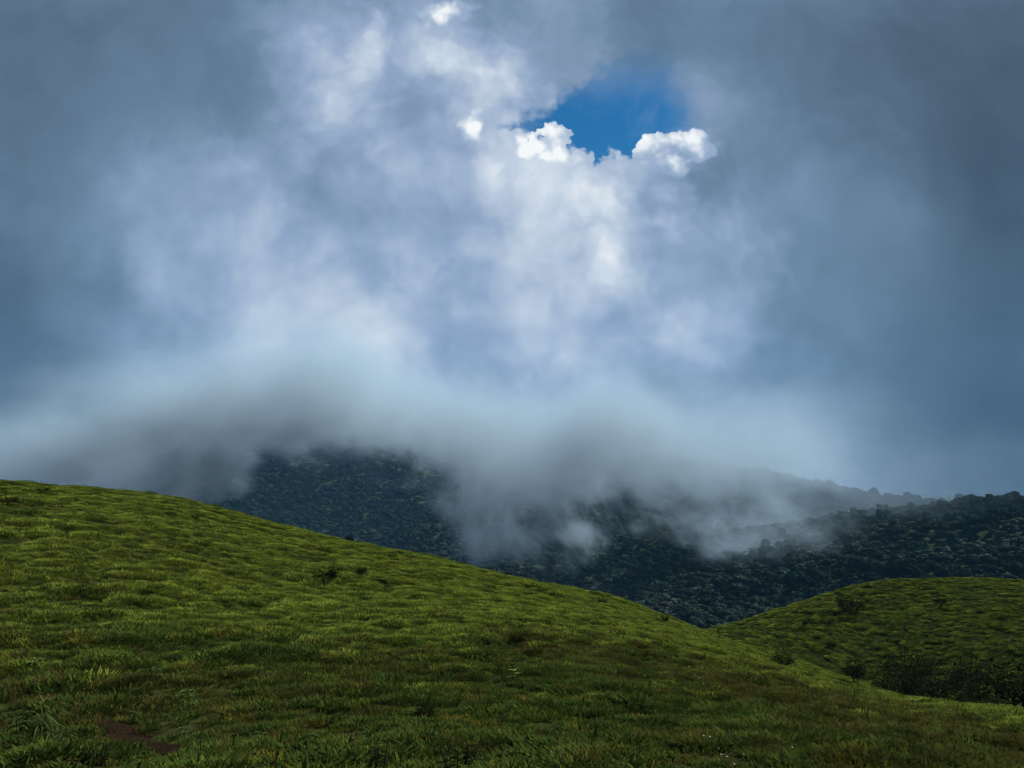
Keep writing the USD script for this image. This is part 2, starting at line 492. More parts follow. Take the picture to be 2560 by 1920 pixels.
def normals(zf, x, y, e=.6):
    gx = (zf(x + e, y, False) - zf(x - e, y, False)) / (2 * e)
    gy = (zf(x, y + e, False) - zf(x, y - e, False)) / (2 * e)
    n = np.stack([-gx, -gy, np.ones_like(gx)], -1)
    return n / np.linalg.norm(n, axis=-1, keepdims=True)


# ------------------------------------------------------------------ grass
def blade(base, yaw, length, width, bend, lean):
    """A bent strip: five triangles. lean is a 2-vector added along the length."""
    t = np.array([0, .4, .75, 1.0])
    out = np.array([math.cos(yaw), math.sin(yaw)])
    side = np.array([-out[1], out[0], 0]) * width / 2
    h = length * (t - .35 * bend * t ** 2)
    r = length * bend * t ** 1.7
    c = np.column_stack([base[0] + out[0] * r + lean[0] * length * t ** 1.5, base[1] + out[1] * r + lean[1] * length * t ** 1.5, h - .02])
    w = np.array([.8, 1.0, .65, 0])[:, None]
    v = np.vstack([c[0] - side * w[0], c[0] + side * w[0], c[1] - side * w[1], c[1] + side * w[1], c[2] - side * w[2], c[2] + side * w[2], c[3]])
    f = np.array([[0, 1, 3], [0, 3, 2], [2, 3, 5], [2, 5, 4], [4, 5, 6]])
    return v, f


def join(parts):
    V, F, n = [], [], 0
    for v, f in parts:
        V.append(v)
        F.append(f + n)
        n += len(v)
    return np.vstack(V), np.vstack(F)


def tussock(n, radius, length, width, lean=(.35, -.15), seed=0):
    r = np.random.default_rng(seed)
    out = []
    for _ in range(n):
        a, q = r.uniform(0, 2 * math.pi), radius * math.sqrt(r.uniform())
        out.append(blade((q * math.cos(a), q * math.sin(a)), a + r.normal(0, 1.2), length * r.uniform(.55, 1.15) * (1.1 - .4 * q / radius), width * r.uniform(.7, 1.3), r.uniform(.35, 1.05), np.array(lean) * r.uniform(.4, 1.4)))
    return join(out)


MATS = ['grass_light', 'grass_olive', 'grass_brown', 'grass_deep']
# patches of differently coloured growth: px, row, half width, half height, kind, strength
PATCH = [(1900, 1720, 300, 60, 2, 1.2), (1520, 1640, 220, 50, 2, 1.0), (1300, 1640, 100, 50, 2, .7), (2300, 1860, 260, 70, 2, .8), (2100, 1780, 300, 60, 2, .7),
         (250, 1760, 300, 80, 2, .8), (650, 1760, 250, 70, 2, .6), (950, 1700, 200, 60, 2, .6), (150, 1480, 160, 60, 2, .6), (80, 1880, 200, 60, 2, .6), (20, 1270, 60, 50, 2, .8),
         (1480, 1720, 260, 60, 3, 1.2), (1750, 1800, 250, 60, 3, .9), (350, 1620, 260, 50, 3, .8), (650, 1650, 220, 50, 3, .8), (60, 1840, 170, 80, 3, 1.0), (1050, 1780, 120, 60, 3, .8),
         (1300, 1850, 220, 60, 3, .6), (2200, 1850, 200, 60, 3, .5), (330, 1870, 160, 50, 3, .7), (120, 1620, 200, 60, 2, .5), (450, 1400, 200, 50, 1, .5)]


def pixel_of(p):
    c, s = math.cos(PITCH), math.sin(PITCH)
    f = p[:, 1] * c + p[:, 2] * s
    u = -p[:, 1] * s + p[:, 2] * c
    return np.column_stack([1280 + p[:, 0] / f / PX, 960 - u / f / PX])


PATCH_W = []
for px, py, sx, sy, k, amp in PATCH:            # turned once into places on the hill, in metres
    c, d = near_hit(px, py)
    up, down = near_hit(px, py - sy)[0], near_hit(px, min(py + sy, 1980))[0]
    PATCH_W.append((c[0], c[1], sx * PX * d, max(.5 * np.hypot(*(up - down)[:2]), .5), k, amp, math.atan2(c[0], c[1])))


def choose_kind(x, y, rng, far=False):
    p = np.stack([x, y, 0 * x], -1)
    w = np.zeros((len(x), 4))
    w[:, 0] = .80
    w[:, 1] = .25 + .9 * (meshkit.fbm(p / 7, 3, 31) - .45)
    w[:, 2] = -.08 + 1.0 * np.maximum(meshkit.fbm(p / 5, 3, 37) - .48, 0)
    w[:, 3] = .05 + 1.6 * np.maximum(meshkit.fbm(p / 4, 3, 41) - .46, 0)
    if far:
        w[:, 3] += .55  # more deep green paints the far hill as if in shade
        w[:, 0] -= .25
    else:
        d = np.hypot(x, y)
        near = np.clip((32 - d) / 22, 0, 1)  # darker kinds close by: ferny growth, plus cloud shadow put into the colour
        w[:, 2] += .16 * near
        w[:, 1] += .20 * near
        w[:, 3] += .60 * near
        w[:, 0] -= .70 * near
        for cx, cy, sx, sy, k, amp, a in PATCH_W:
            e, f = x - cx, y - cy
            lat, dep = e * math.cos(a) - f * math.sin(a), e * math.sin(a) + f * math.cos(a)
            w[:, k] += amp * np.exp(-(lat / sx) ** 2 - (dep / sy) ** 2)
    w = np.maximum(w + rng.normal(0, .16, w.shape), .01)
    w = w ** 2
    c = np.cumsum(w / w.sum(1, keepdims=True), 1)
    return (rng.uniform(size=(len(x), 1)) > c).sum(1).clip(0, 3)


SOIL_C, _d = near_hit(400, 1862)
SOIL_A = near_hit(255, 1832)[0]
SOIL_B = near_hit(500, 1885)[0]


def soil_mask(x, y):
    a, b = SOIL_A[:2], SOIL_B[:2]
    ab = b - a
    t = np.clip(((x - a[0]) * ab[0] + (y - a[1]) * ab[1]) / (ab @ ab), 0, 1)
    dist = np.hypot(x - a[0] - t * ab[0], y - a[1] - t * ab[1])
    return dist + .10 * (meshkit.noise(np.stack([x * 5, y * 5, 0 * x], -1), 5) - .5) < .17


protos, VARIANTS = [], 3
for k in range(4):
    for j in range(VARIANTS):
        lean = (.12, -.03) if k != 2 else (.08, -.02)
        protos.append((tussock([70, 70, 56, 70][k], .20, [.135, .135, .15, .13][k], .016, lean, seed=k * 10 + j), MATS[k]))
fine_protos = []
for k in range(4):
    for j in range(VARIANTS):
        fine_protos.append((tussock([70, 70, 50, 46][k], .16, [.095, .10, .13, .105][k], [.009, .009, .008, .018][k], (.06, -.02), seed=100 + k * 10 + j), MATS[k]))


def scatter(zf, a0, a1, dens, dmin, dmax, rng):
    """Points over a polar wedge; dens(d) per square metre."""
    area = (a1 - a0) / 2 * (dmax ** 2 - dmin ** 2)
    top = dens(np.linspace(dmin, dmax, 50)).max()
    n = int(area * top)
    d = np.sqrt(rng.uniform(dmin ** 2, dmax ** 2, n))
    a = rng.uniform(a0, a1, n)
    keep = rng.uniform(size=n) < dens(d) / top
    d, a = d[keep], a[keep]
    return d * np.sin(a), d * np.cos(a), d, a


def grass(name, zf, limits, dens, dmin, dmax, protos, label, seed, far=False, size=1.0):
    rng = np.random.default_rng(seed)
    x, y, d, a = scatter(zf, *limits, dens, dmin, dmax, rng)
    R = (FAR if far else NEAR)[1](a)
    ok = d < R + 14
    if far:
        ok &= d > NEAR[1](a) + 4
    else:
        ok &= ~soil_mask(x, y)
    x, y, d = x[ok], y[ok], d[ok]
    z = zf(x, y)
    dz = bumps(x, y, .24, 1.2, 4) if far else bumps(x, y, .19, 1.0)
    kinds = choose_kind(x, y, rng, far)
    low = dz + rng.normal(0, .04, len(x)) < -.06            # darker kinds in the hollows paint shade between the tussocks
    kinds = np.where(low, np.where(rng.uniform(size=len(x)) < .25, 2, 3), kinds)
    hump = np.clip(dz / .2 + 1.0, .7, 1.4)       # taller on the humps
    s = size * hump * rng.uniform(.75, 1.25, len(x))
    pick = rng.uniform(size=len(x))                 # single darker and taller tussocks stand out of the turf
    tall = (pick > .045) & (pick < .09) & (d > 26)
    kinds = np.where(pick < .045, 3, np.where(tall, 0, kinds))
    s = np.where(pick < .045, s * 1.5, np.where(tall, s * 1.35, s))
    yaw = rng.uniform(0, 2 * math.pi, len(x))
    q = quats(normals(zf, x, y), yaw, .6)
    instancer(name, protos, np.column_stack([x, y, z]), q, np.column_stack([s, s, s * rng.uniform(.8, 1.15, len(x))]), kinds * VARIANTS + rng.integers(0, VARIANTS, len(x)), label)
    return len(x)


W = math.radians(40)
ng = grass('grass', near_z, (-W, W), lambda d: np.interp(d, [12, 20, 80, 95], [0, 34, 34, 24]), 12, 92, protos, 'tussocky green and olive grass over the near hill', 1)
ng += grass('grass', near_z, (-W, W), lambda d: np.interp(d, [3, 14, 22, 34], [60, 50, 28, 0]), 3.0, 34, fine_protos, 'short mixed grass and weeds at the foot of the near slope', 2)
ng += grass('grass', far_z, (math.radians(8), W), lambda d: 18 + 0 * d, 72, 155, protos, 'tussock grass over the far rounded hill, tinted deeper green to shade it', 3, True, 1.35)
print('grass clumps', ng)

# bare red soil where the grass is worn away
xs = np.linspace(min(SOIL_A[0], SOIL_B[0]) - .5, max(SOIL_A[0], SOIL_B[0]) + .5, 60)
ys = np.linspace(min(SOIL_A[1], SOIL_B[1]) - .5, max(SOIL_A[1], SOIL_B[1]) + .5, 50)
Xg, Yg = np.meshgrid(xs, ys, indexing='ij')
zz = near_z(Xg, Yg) + .012
idx = np.arange(Xg.size).reshape(Xg.shape)
q = np.stack([idx[:-1, :-1], idx[1:, :-1], idx[1:, 1:], idx[:-1, 1:]], -1).reshape(-1, 4)
cc = (np.stack([Xg, Yg], -1).reshape(-1, 2))[q].mean(1)
a, b = SOIL_A[:2], SOIL_B[:2]
q = q[soil_mask(cc[:, 0], cc[:, 1])]
used, q2 = np.unique(q, return_inverse=True)
tag(stage.GetPrimAtPath(obj('dirt_path', (np.stack([Xg, Yg, zz], -1).reshape(-1, 3)[used], q2.reshape(-1, 4)), 'soil', smooth=True)), kind='structure')

# ------------------------------------------------------------------ forest
def crown(n_lobes, n_leaf, leaf, seed, flat=.75):
    """A broad crown of unit radius: leaf clumps over several overlapping lobes."""
    r = np.random.default_rng(seed)
    lobes = [(np.array([0, 0, .55]), .62)]
    for _ in range(n_lobes):
        a, q = r.uniform(0, 2 * math.pi), r.uniform(.3, .75)
        lobes.append((np.array([q * math.cos(a), q * math.sin(a), r.uniform(.25, .85)]), r.uniform(.28, .48)))
    parts = []
    for _ in range(n_leaf):
        c, rad = lobes[r.integers(len(lobes))]
        dirn = r.normal(size=3)
        dirn[2] = abs(dirn[2]) * .9 - .25
        dirn /= np.linalg.norm(dirn)
        p = c + dirn * rad * r.uniform(.82, 1.06) * np.array([1, 1, flat])
        n = dirn + r.normal(0, .45, 3)
        n /= np.linalg.norm(n)
        t = np.cross(n, r.normal(size=3))
        t /= np.linalg.norm(t)
        b = np.cross(n, t)
        s = leaf * r.uniform(.6, 1.4)
        v = np.array([p - t * s, p + b * s * .7 + n * s * .25, p + t * s, p - b * s * .7 + n * s * .15])
        parts.append((v, np.array([[0, 1, 2], [0, 2, 3]])))
    core = []
    for c, rad in lobes:
        m = trimesh.creation.icosphere(1, rad * .82)
        v = m.vertices * [1, 1, flat] + c
        core.append((np.array(v), np.array(m.faces)))
    return join(parts + core)


def trunk(h, r0, seed, limbs=4):
    r = np.random.default_rng(seed)
    parts = []

    def limb(p0, p1, a, b, n=6):
        ax = p1 - p0
        L = np.linalg.norm(ax)
        ax = ax / L
        s = np.cross(ax, [.3, .8, .1])
        s /= np.linalg.norm(s)
        u = np.cross(ax, s)
        th = np.linspace(0, 2 * math.pi, n, endpoint=False)
        ring = np.cos(th)[:, None] * s + np.sin(th)[:, None] * u
        v = np.vstack([p0 + ring * a, p1 + ring * b])
        k = np.arange(n)
        f = np.vstack([np.column_stack([k, (k + 1) % n, (k + 1) % n + n]), np.column_stack([k, (k + 1) % n + n, k + n])])
        parts.append((v, f))
    top = np.array([r.normal(0, .05), r.normal(0, .05), h])
    limb(np.zeros(3) - [0, 0, .1 * h], top, r0, r0 * .6)
    for k in range(limbs):
        a = k * 2 * math.pi / limbs + r.uniform(-.5, .5)
        limb(top * r.uniform(.75, 1), top + np.array([math.cos(a) * .5, math.sin(a) * .5, r.uniform(.3, .6)]), r0 * .5, r0 * .15)
    return join(parts)


CROWNS = [(crown(7, 460, .085, 1), 'crown_dark'), (crown(6, 460, .085, 2), 'crown_dark'), (crown(8, 460, .085, 3, .65), 'crown_mid'), (crown(5, 460, .085, 4, .9), 'crown_mid'), (crown(7, 460, .085, 5, .6), 'crown_pale')]
TREES = []
for k, (c, mat) in enumerate(CROWNS):
    base = class_of(f'forest_tree_kind_{k}')
    v, f = c
    obj('crown', (v + [0, 0, .7], f), mat, base)
    obj('trunk', trunk(.9, .07, k), 'bark', base)
    TREES.append(base)

rng = np.random.default_rng(77)
A0, A1 = math.radians(-37), math.radians(38)
pts = []
for dmin, dmax, spacing in [(380, 1150, 7.6), (1150, 2000, 11.0), (2000, 3300, 17.0)]:
    n = int((A1 - A0) / 2 * (dmax ** 2 - dmin ** 2) / (spacing ** 2 * .62))
    d = np.sqrt(rng.uniform(dmin ** 2, dmax ** 2, n))
    a = rng.uniform(A0, A1, n)
    x, y = d * np.sin(a), d * np.cos(a)
    z = forest_z(x, y)
    s = z / d
    near_edge = np.maximum(NEAR[0](a), np.where(a > math.radians(5), FAR[0](a), -9))
    ok = (s + 14 / d > near_edge - .012) & (d > 380)
    x, y, z, d = x[ok], y[ok], z[ok], d[ok]
    p = np.stack([x, y, 0 * x], -1)
    thick = meshkit.fbm(p / 45, 3, 3)
    r = .86 * spacing * (.36 + .75 * rng.uniform(size=len(x)) ** 3) * (.75 + .5 * thick)
    pts.append(np.column_stack([x, y, z, r, d]))
T = np.vstack(pts)
# only trees that stand in view: hide those well below the skyline of the land in front
az = np.arctan2(T[:, 0], T[:, 1])
grid_a = np.linspace(A0, A1, 240)
grid_d = np.geomspace(300, 3400, 240)
GA, GD = np.meshgrid(grid_a, grid_d, indexing='ij')
S = forest_z(GD * np.sin(GA), GD * np.cos(GA)) / GD
M = np.maximum.accumulate(S, 1)
ia = np.clip(np.searchsorted(grid_a, az), 0, 239)
idd = np.clip(np.searchsorted(grid_d, T[:, 4]) - 2, 0, 239)
vis = (T[:, 2] + 2.2 * T[:, 3] + 6) / T[:, 4] > M[ia, idd] - .004
T, az = T[vis], az[vis]
p3 = np.stack([T[:, 0], T[:, 1], 0 * T[:, 0]], -1)
pale = meshkit.fbm(p3 / 120, 3, 12) + rng.normal(0, .10, len(T))
kind = np.where(pale > .72, 4, np.where(pale > .50, rng.integers(2, 4, len(T)), rng.integers(0, 2, len(T))))
kind = np.where(T[:, 4] > 1750, rng.integers(0, 2, len(T)), kind)  # distant slopes get dark crowns only, cloud shade put into leaf colour
yaw = rng.uniform(0, 2 * math.pi, len(T))
hs = T[:, 3] * rng.uniform(.85, 1.35, len(T))
pix = pixel_of(T[:, :3])
inframe = (pix[:, 0] > 10) & (pix[:, 0] < 2550) & (pix[:, 1] < 1560)
ridge_row_slope = np.maximum(NEAR[0](az), np.where(az > math.radians(8.5), FAR[0](az), -9))
shows = inframe & ((T[:, 2] + T[:, 3]) / T[:, 4] > ridge_row_slope)
order = np.argsort(np.where(shows, -T[:, 3] / T[:, 4], 1))
single = order[:300]
rest = np.setdiff1d(np.arange(len(T)), single)
WORDS = ['dark green broadleaf tree in the forest on the slope below the mist', 'dark rounded forest tree on the slope below the mist', 'mid green spreading forest tree on the slope across the valley',
         'mid green domed forest tree on the slope across the valley', 'pale grey green forest tree crown on the slope across the valley']
for i in single:
    k = int(kind[i])
    thing('forest_tree', WORDS[k], 'tree', (T[i, 0], T[i, 1], T[i, 2] - .3 * T[i, 3]), yaw[i], (T[i, 3], T[i, 3], hs[i]), 'forest trees on the valley slopes', TREES[k])
crowns_up = [((c[0] + [0, 0, .7], c[1]), m) for c, m in CROWNS]
up = np.broadcast_to([0, 0, 1.0], (len(rest), 3))
instancer('forest', crowns_up, T[rest, :3] - np.column_stack([0 * rest, 0 * rest, .3 * T[rest, 3]]), quats(up, yaw[rest]), np.column_stack([T[rest, 3], T[rest, 3], hs[rest]]), kind[rest],
          'dense dark evergreen forest covering the mountainsides beneath the mist')
print('forest trees', len(T))

# ------------------------------------------------------------------ shrubs and small trees
def rod(p0, p1, a, b, n=5):
    p0, p1 = np.array(p0, float), np.array(p1, float)
    ax = (p1 - p0) / np.linalg.norm(p1 - p0)
    s = np.cross(ax, [.31, .83, .12])
    s /= np.linalg.norm(s)
    u = np.cross(ax, s)
    th = np.linspace(0, 2 * math.pi, n, endpoint=False)
    ring = np.cos(th)[:, None] * s + np.sin(th)[:, None] * u
    k = np.arange(n)
    return np.vstack([p0 + ring * a, p1 + ring * b]), np.vstack([np.column_stack([k, (k + 1) % n, (k + 1) % n + n]), np.column_stack([k, (k + 1) % n + n, k + n])])


def leafage(points, per, leaf, spread, seed):
    """Leaf-sized faces scattered about the ends of twigs."""
    r = np.random.default_rng(seed)
    parts = []
    for c in points:
        for _ in range(per):
            p = c + r.normal(0, spread, 3) * [1, 1, .75]
            n = r.normal(size=3) + [0, 0, .6]
            n /= np.linalg.norm(n)
            t = np.cross(n, r.normal(size=3))
            t /= np.linalg.norm(t)
            b = np.cross(n, t)
            s = leaf * r.uniform(.6, 1.3)
            parts.append((np.array([p - t * s, p + b * s * .45 + n * s * .1, p + t * s, p - b * s * .45 + n * s * .1]), np.array([[0, 1, 2], [0, 2, 3]])))
    return join(parts)


def woody(name, width, stems, twigs, per, leaf, spread, seed, low=.0, leaf_mat='leaf_dark'):
    """A shrub or small tree one metre tall: stem, branches and foliage."""
    base = class_of(name)
    r = np.random.default_rng(seed)
    ends, first = [], []
    for k in range(stems):
        a = 2 * math.pi * k / stems + r.uniform(-.5, .5)
        foot = np.array([.05 * width * math.cos(a), .05 * width * math.sin(a), -.08])
        knee = np.array([.22 * width * math.cos(a) * r.uniform(.3, 1), .22 * width * math.sin(a) * r.uniform(.3, 1), .33 * r.uniform(.7, 1.2) + low])
        first.append(rod(foot, knee, .022, .016))
        parts = []
        for j in range(twigs):
            b = a + r.normal(0, .9)
            q = r.uniform(.25, .52) * width
            mid = knee + (np.array([q * .5 * math.cos(b), q * .5 * math.sin(b), r.uniform(.12, .25)]))
            end = np.array([q * math.cos(b), q * math.sin(b), np.clip(r.uniform(.35, .98) + low * .3, .2, .95)])
            parts += [rod(knee, mid, .013, .009, 4), rod(mid, end, .009, .003, 4)]
            ends += [end, mid * .35 + end * .65, mid * .7 + end * .3]
        obj('branch', join(parts), 'twig', base)
    obj('stem', join(first), 'twig', base)
    obj('foliage', leafage(ends, per, leaf, spread, seed), leaf_mat, base)
    return base


SHRUBS = [woody('shrub_kind_a', 1.2, 5, 6, 9, .045, .085, 3), woody('shrub_kind_b', .95, 4, 6, 9, .05, .09, 4), woody('shrub_kind_c', 1.6, 6, 6, 9, .045, .09, 5)]
SPREAD_TREE = woody('spreading_tree_kind', 2.7, 7, 10, 22, .036, .12, 9, .1)
SPROUT = woody('sapling_kind', .35, 1, 5, 2, .03, .03, 10, .3)


def stand(name, label, cat, px, py, h, source, where=near_hit, wide=1.0, group=None, rz=None):
    p, d = where(px, py)
    p = p - [0, 0, .03]
    s = h * PX * d
    return thing(name, label, cat, p, RNG.uniform(0, 6) if rz is None else rz, (s * wide, s * wide, s), group, source)


stand('shrub', 'largest dark green shrub in the middle of the near hillside grass', 'shrub', 815, 1450, 50, SHRUBS[0])
stand('shrub', 'smaller dark shrub a little right of the largest one on the near hillside', 'shrub', 905, 1442, 30, SHRUBS[1])
stand('shrub', 'tiny dark bush on the near ridge line against the dark mountain', 'shrub', 873, 1362, 20, SHRUBS[1])
stand('shrub', 'small dark bush just below the near ridge, left of the dark valley mouth', 'shrub', 1508, 1507, 22, SHRUBS[0])
stand('shrub', 'low dark shrub on the steep shoulder where the near ridge bends down', 'shrub', 1655, 1550, 24, SHRUBS[2])
stand('shrub', 'twiggy open shrub low on the right flank of the near hill', 'shrub', 1958, 1668, 44, SHRUBS[1], wide=1.15)
stand('shrub', 'small dark bush halfway down the slope above the brown patch', 'shrub', 1212, 1645, 36, SHRUBS[1], wide=.8)
stand('shrub', 'broad dark bush at the upper left end of the brown patch', 'shrub', 1292, 1630, 34, SHRUBS[0])
stand('shrub', 'low dark tuft of shrub at the left edge just below the ridge', 'shrub', 14, 1262, 20, SHRUBS[2], wide=1.4)
stand('shrub', 'low dark cushion shrub near the top left of the hill', 'shrub', 110, 1236, 16, SHRUBS[2])
stand('shrub', 'small dark shrub among tussocks on the left ridge slope', 'shrub', 488, 1297, 16, SHRUBS[0])
stand('sapling', 'thin bare sapling standing on the right end of the near ridge', 'sapling', 1799, 1594, 36, SPROUT)
stand('shrub', 'upright dark shrub alone at the foot of the far rounded hill', 'shrub', 2142, 1714, 58, SHRUBS[1], wide=.9)
stand('thicket', 'low dark thicket left of the spreading tree in the gully', 'bush', 2240, 1738, 48, SHRUBS[2], wide=1.2)
stand('spreading_tree', 'wide dark spreading tree with pale bent limbs in the gully', 'tree', 2350, 1758, 84, SPREAD_TREE)
stand('thicket', 'tall dark thicket cut by the right edge of the picture', 'bush', 2560, 1788, 112, SHRUBS[0], wide=1.1)
stand('thicket', 'low dark thicket between the spreading tree and the right edge', 'bush', 2462, 1772, 38, SHRUBS[2], wide=1.5)
stand('shrub', 'dark brown wind bent shrub on the upper left of the far rounded hill', 'shrub', 2132, 1538, 44, SHRUBS[2], far_hit, .95)
stand('shrub', 'small dark bush below the crest of the far rounded hill', 'shrub', 2352, 1518, 24, SHRUBS[0], far_hit)
stand('shrub', 'little dark bush low on the left flank of the far rounded hill', 'shrub', 2080, 1632, 20, SHRUBS[1], far_hit)
stand('shrub', 'tiny dark bush left of the wind bent shrub on the far hill', 'shrub', 2014, 1572, 14, SHRUBS[1], far_hit)
stand('shrub', 'flat dark bush under the wind bent shrub on the far hill', 'shrub', 2066, 1570, 16, SHRUBS[2], far_hit, 1.2)
stand('shrub', 'dark feathery bush on the lower slope left of the brown patch', 'shrub', 1062, 1800, 62, SHRUBS[1], wide=.9)

# ------------------------------------------------------------------ leafy plants of the foreground
def leaf_mesh(length, width, droop, fold=.25):
    t = np.array([0, .18, .42, .7, 1.0])
    w = np.array([.06, .7, 1.0, .66, 0]) * width / 2
    x = length * t
    z = length * (.35 * t - droop * t ** 2)
    L = np.column_stack([x, w, z + fold * w])
    R = np.column_stack([x, -w, z + fold * w])
    C = np.column_stack([x, 0 * x, z])
    v = np.vstack([L, C, R])
    f = []
    for a, b in ((0, 5), (5, 10)):
        for i in range(4):
            f += [[a + i, b + i, b + i + 1], [a + i, b + i + 1, a + i + 1]]
    return v, np.array(f)[:, ::-1]


def turned(m, yaw, pitch, at):
    c, s = math.cos(pitch), math.sin(pitch)
    v = m[0] @ np.array([[c, 0, -s], [0, 1, 0], [s, 0, c]]).T
    c, s = math.cos(yaw), math.sin(yaw)
    return v @ np.array([[c, s, 0], [-s, c, 0], [0, 0, 1]]) + at, m[1]


def leafy(name, stems, leaves, length, width, seed, mat, droop=.5, spread=.25):
    """A plant one unit tall, each leaf a part of its own."""
    base = class_of(name)
    r = np.random.default_rng(seed)
    for k in range(stems):
        a = r.uniform(0, 2 * math.pi)
        q = spread * r.uniform(.2, 1) if stems > 1 else 0
        foot = np.array([q * .3 * math.cos(a), q * .3 * math.sin(a), -.08])
        top = np.array([q * math.cos(a), q * math.sin(a), r.uniform(.6, .9) if stems > 1 else .75])
        obj('stem', rod(foot, top, .018, .009), 'twig', base)
        for j in range(leaves):
            f = .3 + .7 * (j + 1) / leaves
            at = foot + (top - foot) * f
            obj('leaf', turned(leaf_mesh(length * r.uniform(.7, 1.2), width * r.uniform(.8, 1.2), droop * r.uniform(.6, 1.4)), j * 2.4 + r.uniform(-.4, .4), r.uniform(-.5, .2) * (1.3 - f), at), mat, base)
    return base


PLANTS = [leafy('leafy_plant_kind_a', 1, 9, .5, .17, 1, 'leaf_weed'), leafy('leafy_plant_kind_b', 3, 7, .38, .13, 2, 'leaf_weed'), leafy('leafy_plant_kind_c', 1, 7, .6, .2, 3, 'leaf_bright', .25)]
GRASSY = leafy('arching_plant_kind', 4, 9, .8, .06, 4, 'leaf_weed', .9, .35)
BUSHY = leafy('leafy_bush_kind', 9, 8, .26, .085, 5, 'leaf_dark', .35, .55)
stand('leafy_plant', 'bright green plant with a few broad leaves at the left of the foreground', 'plant', 85, 1706, 30, PLANTS[2], wide=1.1)
stand('leafy_plant', 'green leafy plant just above the middle of the bare soil', 'plant', 386, 1735, 42, PLANTS[0])
stand('leafy_plant', 'tall star shaped leafy plant on a dark stem above the soil patch', 'plant', 470, 1782, 58, PLANTS[0], wide=1.1)
stand('leafy_plant', 'leafy plant on a thin stem to the right of the dark twig', 'plant', 655, 1850, 48, PLANTS[0], wide=1.1)
stand('leafy_plant', 'broad many stemmed leafy plant at the left edge of the foreground', 'plant', 45, 1862, 60, PLANTS[1], wide=1.1)
stand('arching_plant', 'plant with long thin arching blades in the lower left corner', 'plant', 112, 1868, 54, GRASSY, wide=1.1)
stand('arching_plant', 'smaller plant of arching blades left of the bare soil', 'plant', 140, 1908, 50, GRASSY, wide=1.1)
stand('leafy_plant', 'leafy clump at the upper rim of the bare soil patch', 'plant', 330, 1832, 34, PLANTS[1], wide=1.2)
stand('leafy_plant', 'leafy clump between the soil patch and the dark twig', 'plant', 452, 1842, 32, PLANTS[1], wide=1.2)
stand('leafy_plant', 'light green leafy plant in the dark green strip below the brown patch', 'plant', 1284, 1716, 32, PLANTS[2], wide=1.2)
stand('leafy_plant', 'small leafy plant on a dark stem low in the dark green strip', 'plant', 1284, 1786, 34, PLANTS[0])
stand('leafy_plant', 'leafy plant left of the small dark stems in the middle foreground', 'plant', 1225, 1778, 32, PLANTS[1])
stand('leafy_plant', 'leafy plant at the bottom edge left of the dark leafy bushes', 'plant', 770, 1905, 60, PLANTS[1])
stand('leafy_bush', 'dark pointed leaved bush at the bottom centre edge', 'bush', 1145, 1918, 100, BUSHY, wide=1.0)
stand('leafy_bush', 'narrow dark leafy bush at the bottom, left of the pointed leaved bush', 'bush', 950, 1920, 96, BUSHY, wide=.62)
stand('leafy_bush', 'dark low bush at the very bottom left of the bare soil patch', 'bush', 245, 1925, 60, BUSHY, wide=.9)


def stick(name, seed, forks, pale=False):
    base = class_of(name)
    r = np.random.default_rng(seed)
    p = np.array([0, 0, -.06])
    parts = []
    for k in range(4):
        q = np.array([r.normal(0, .03) - .02 * k, r.normal(0, .03), .25 * (k + 1)])
        parts.append(rod(p, q, .014 - .0028 * k, .0115 - .0028 * k, 5))
        p = q
    obj('stem', join(parts), 'straw' if pale else 'twig', base)
    for k in range(forks):
        z = r.uniform(.35, .85)
        a = r.uniform(0, 6.3)
        obj('twig', rod([0, 0, z], [.13 * math.cos(a), .13 * math.sin(a), z + r.uniform(.08, .2)], .007, .003, 4), 'straw' if pale else 'twig', base)
    return base


STICKS = [stick('stalk_kind_a', 1, 0), stick('stalk_kind_b', 2, 2), stick('stalk_kind_c', 3, 3)]
PALE = stick('pale_stalk_kind', 4, 0, True)
stand('branch', 'long dark forked twig leaning over the right end of the bare soil', 'twig', 497, 1912, 92, STICKS[2], rz=2.6)
stand('pale_stalk', 'short bleached stalk standing alone above the bare soil', 'stalk', 276, 1790, 26, PALE)
stand('pale_stalk', 'bleached stalk low in the foreground right of the leafy plant', 'stalk', 742, 1900, 44, PALE)
r = np.random.default_rng(6)
n = 0
while n < 170:
    px, py = r.uniform(0, 1650), 1635 + 285 * r.beta(1.5, 1.2)
    if px > 850 and r.uniform() < .45:
        continue
    stand('dry_stalk', 'thin dark dry stalk standing upright in the foreground grass', 'stalk', px, py, r.uniform(.7, 1.25) * np.interp(py, [1640, 1900], [22, 50]), STICKS[int(r.integers(0, 3))], wide=r.uniform(.5, .8), group='dry stalks in the foreground grass')
    n += 1

base = class_of('straw_tuft_kind')
rr = np.random.default_rng(8)
for k in range(14):
    a = rr.uniform(0, 6.3)
    obj('blade', blade((0, 0), a, rr.uniform(.7, 1.1), .035, rr.uniform(.7, 1.3), (.1, 0)), 'straw', base)
for px, py, h, w in [(110, 1800, 26, 'dry straw tuft among dark stalks on the left of the foreground'), (118, 1792 - 18, 22, 'small dry straw tuft just behind another on the left of the foreground'),
                     (188, 1892, 30, 'yellow straw tuft in the lower left corner beside the arching blades'), (868, 1884, 36, 'pale straw tuft at the bottom, left of the narrow dark bush'),
                     (842, 1876, 30, 'thin straw tuft just left of the pale straw tuft at the bottom'), (1405, 1838, 24, 'lone straw tuft on the right of the lower slope')]:
    stand('straw_tuft', w, 'grass tuft', px, py, h, base)

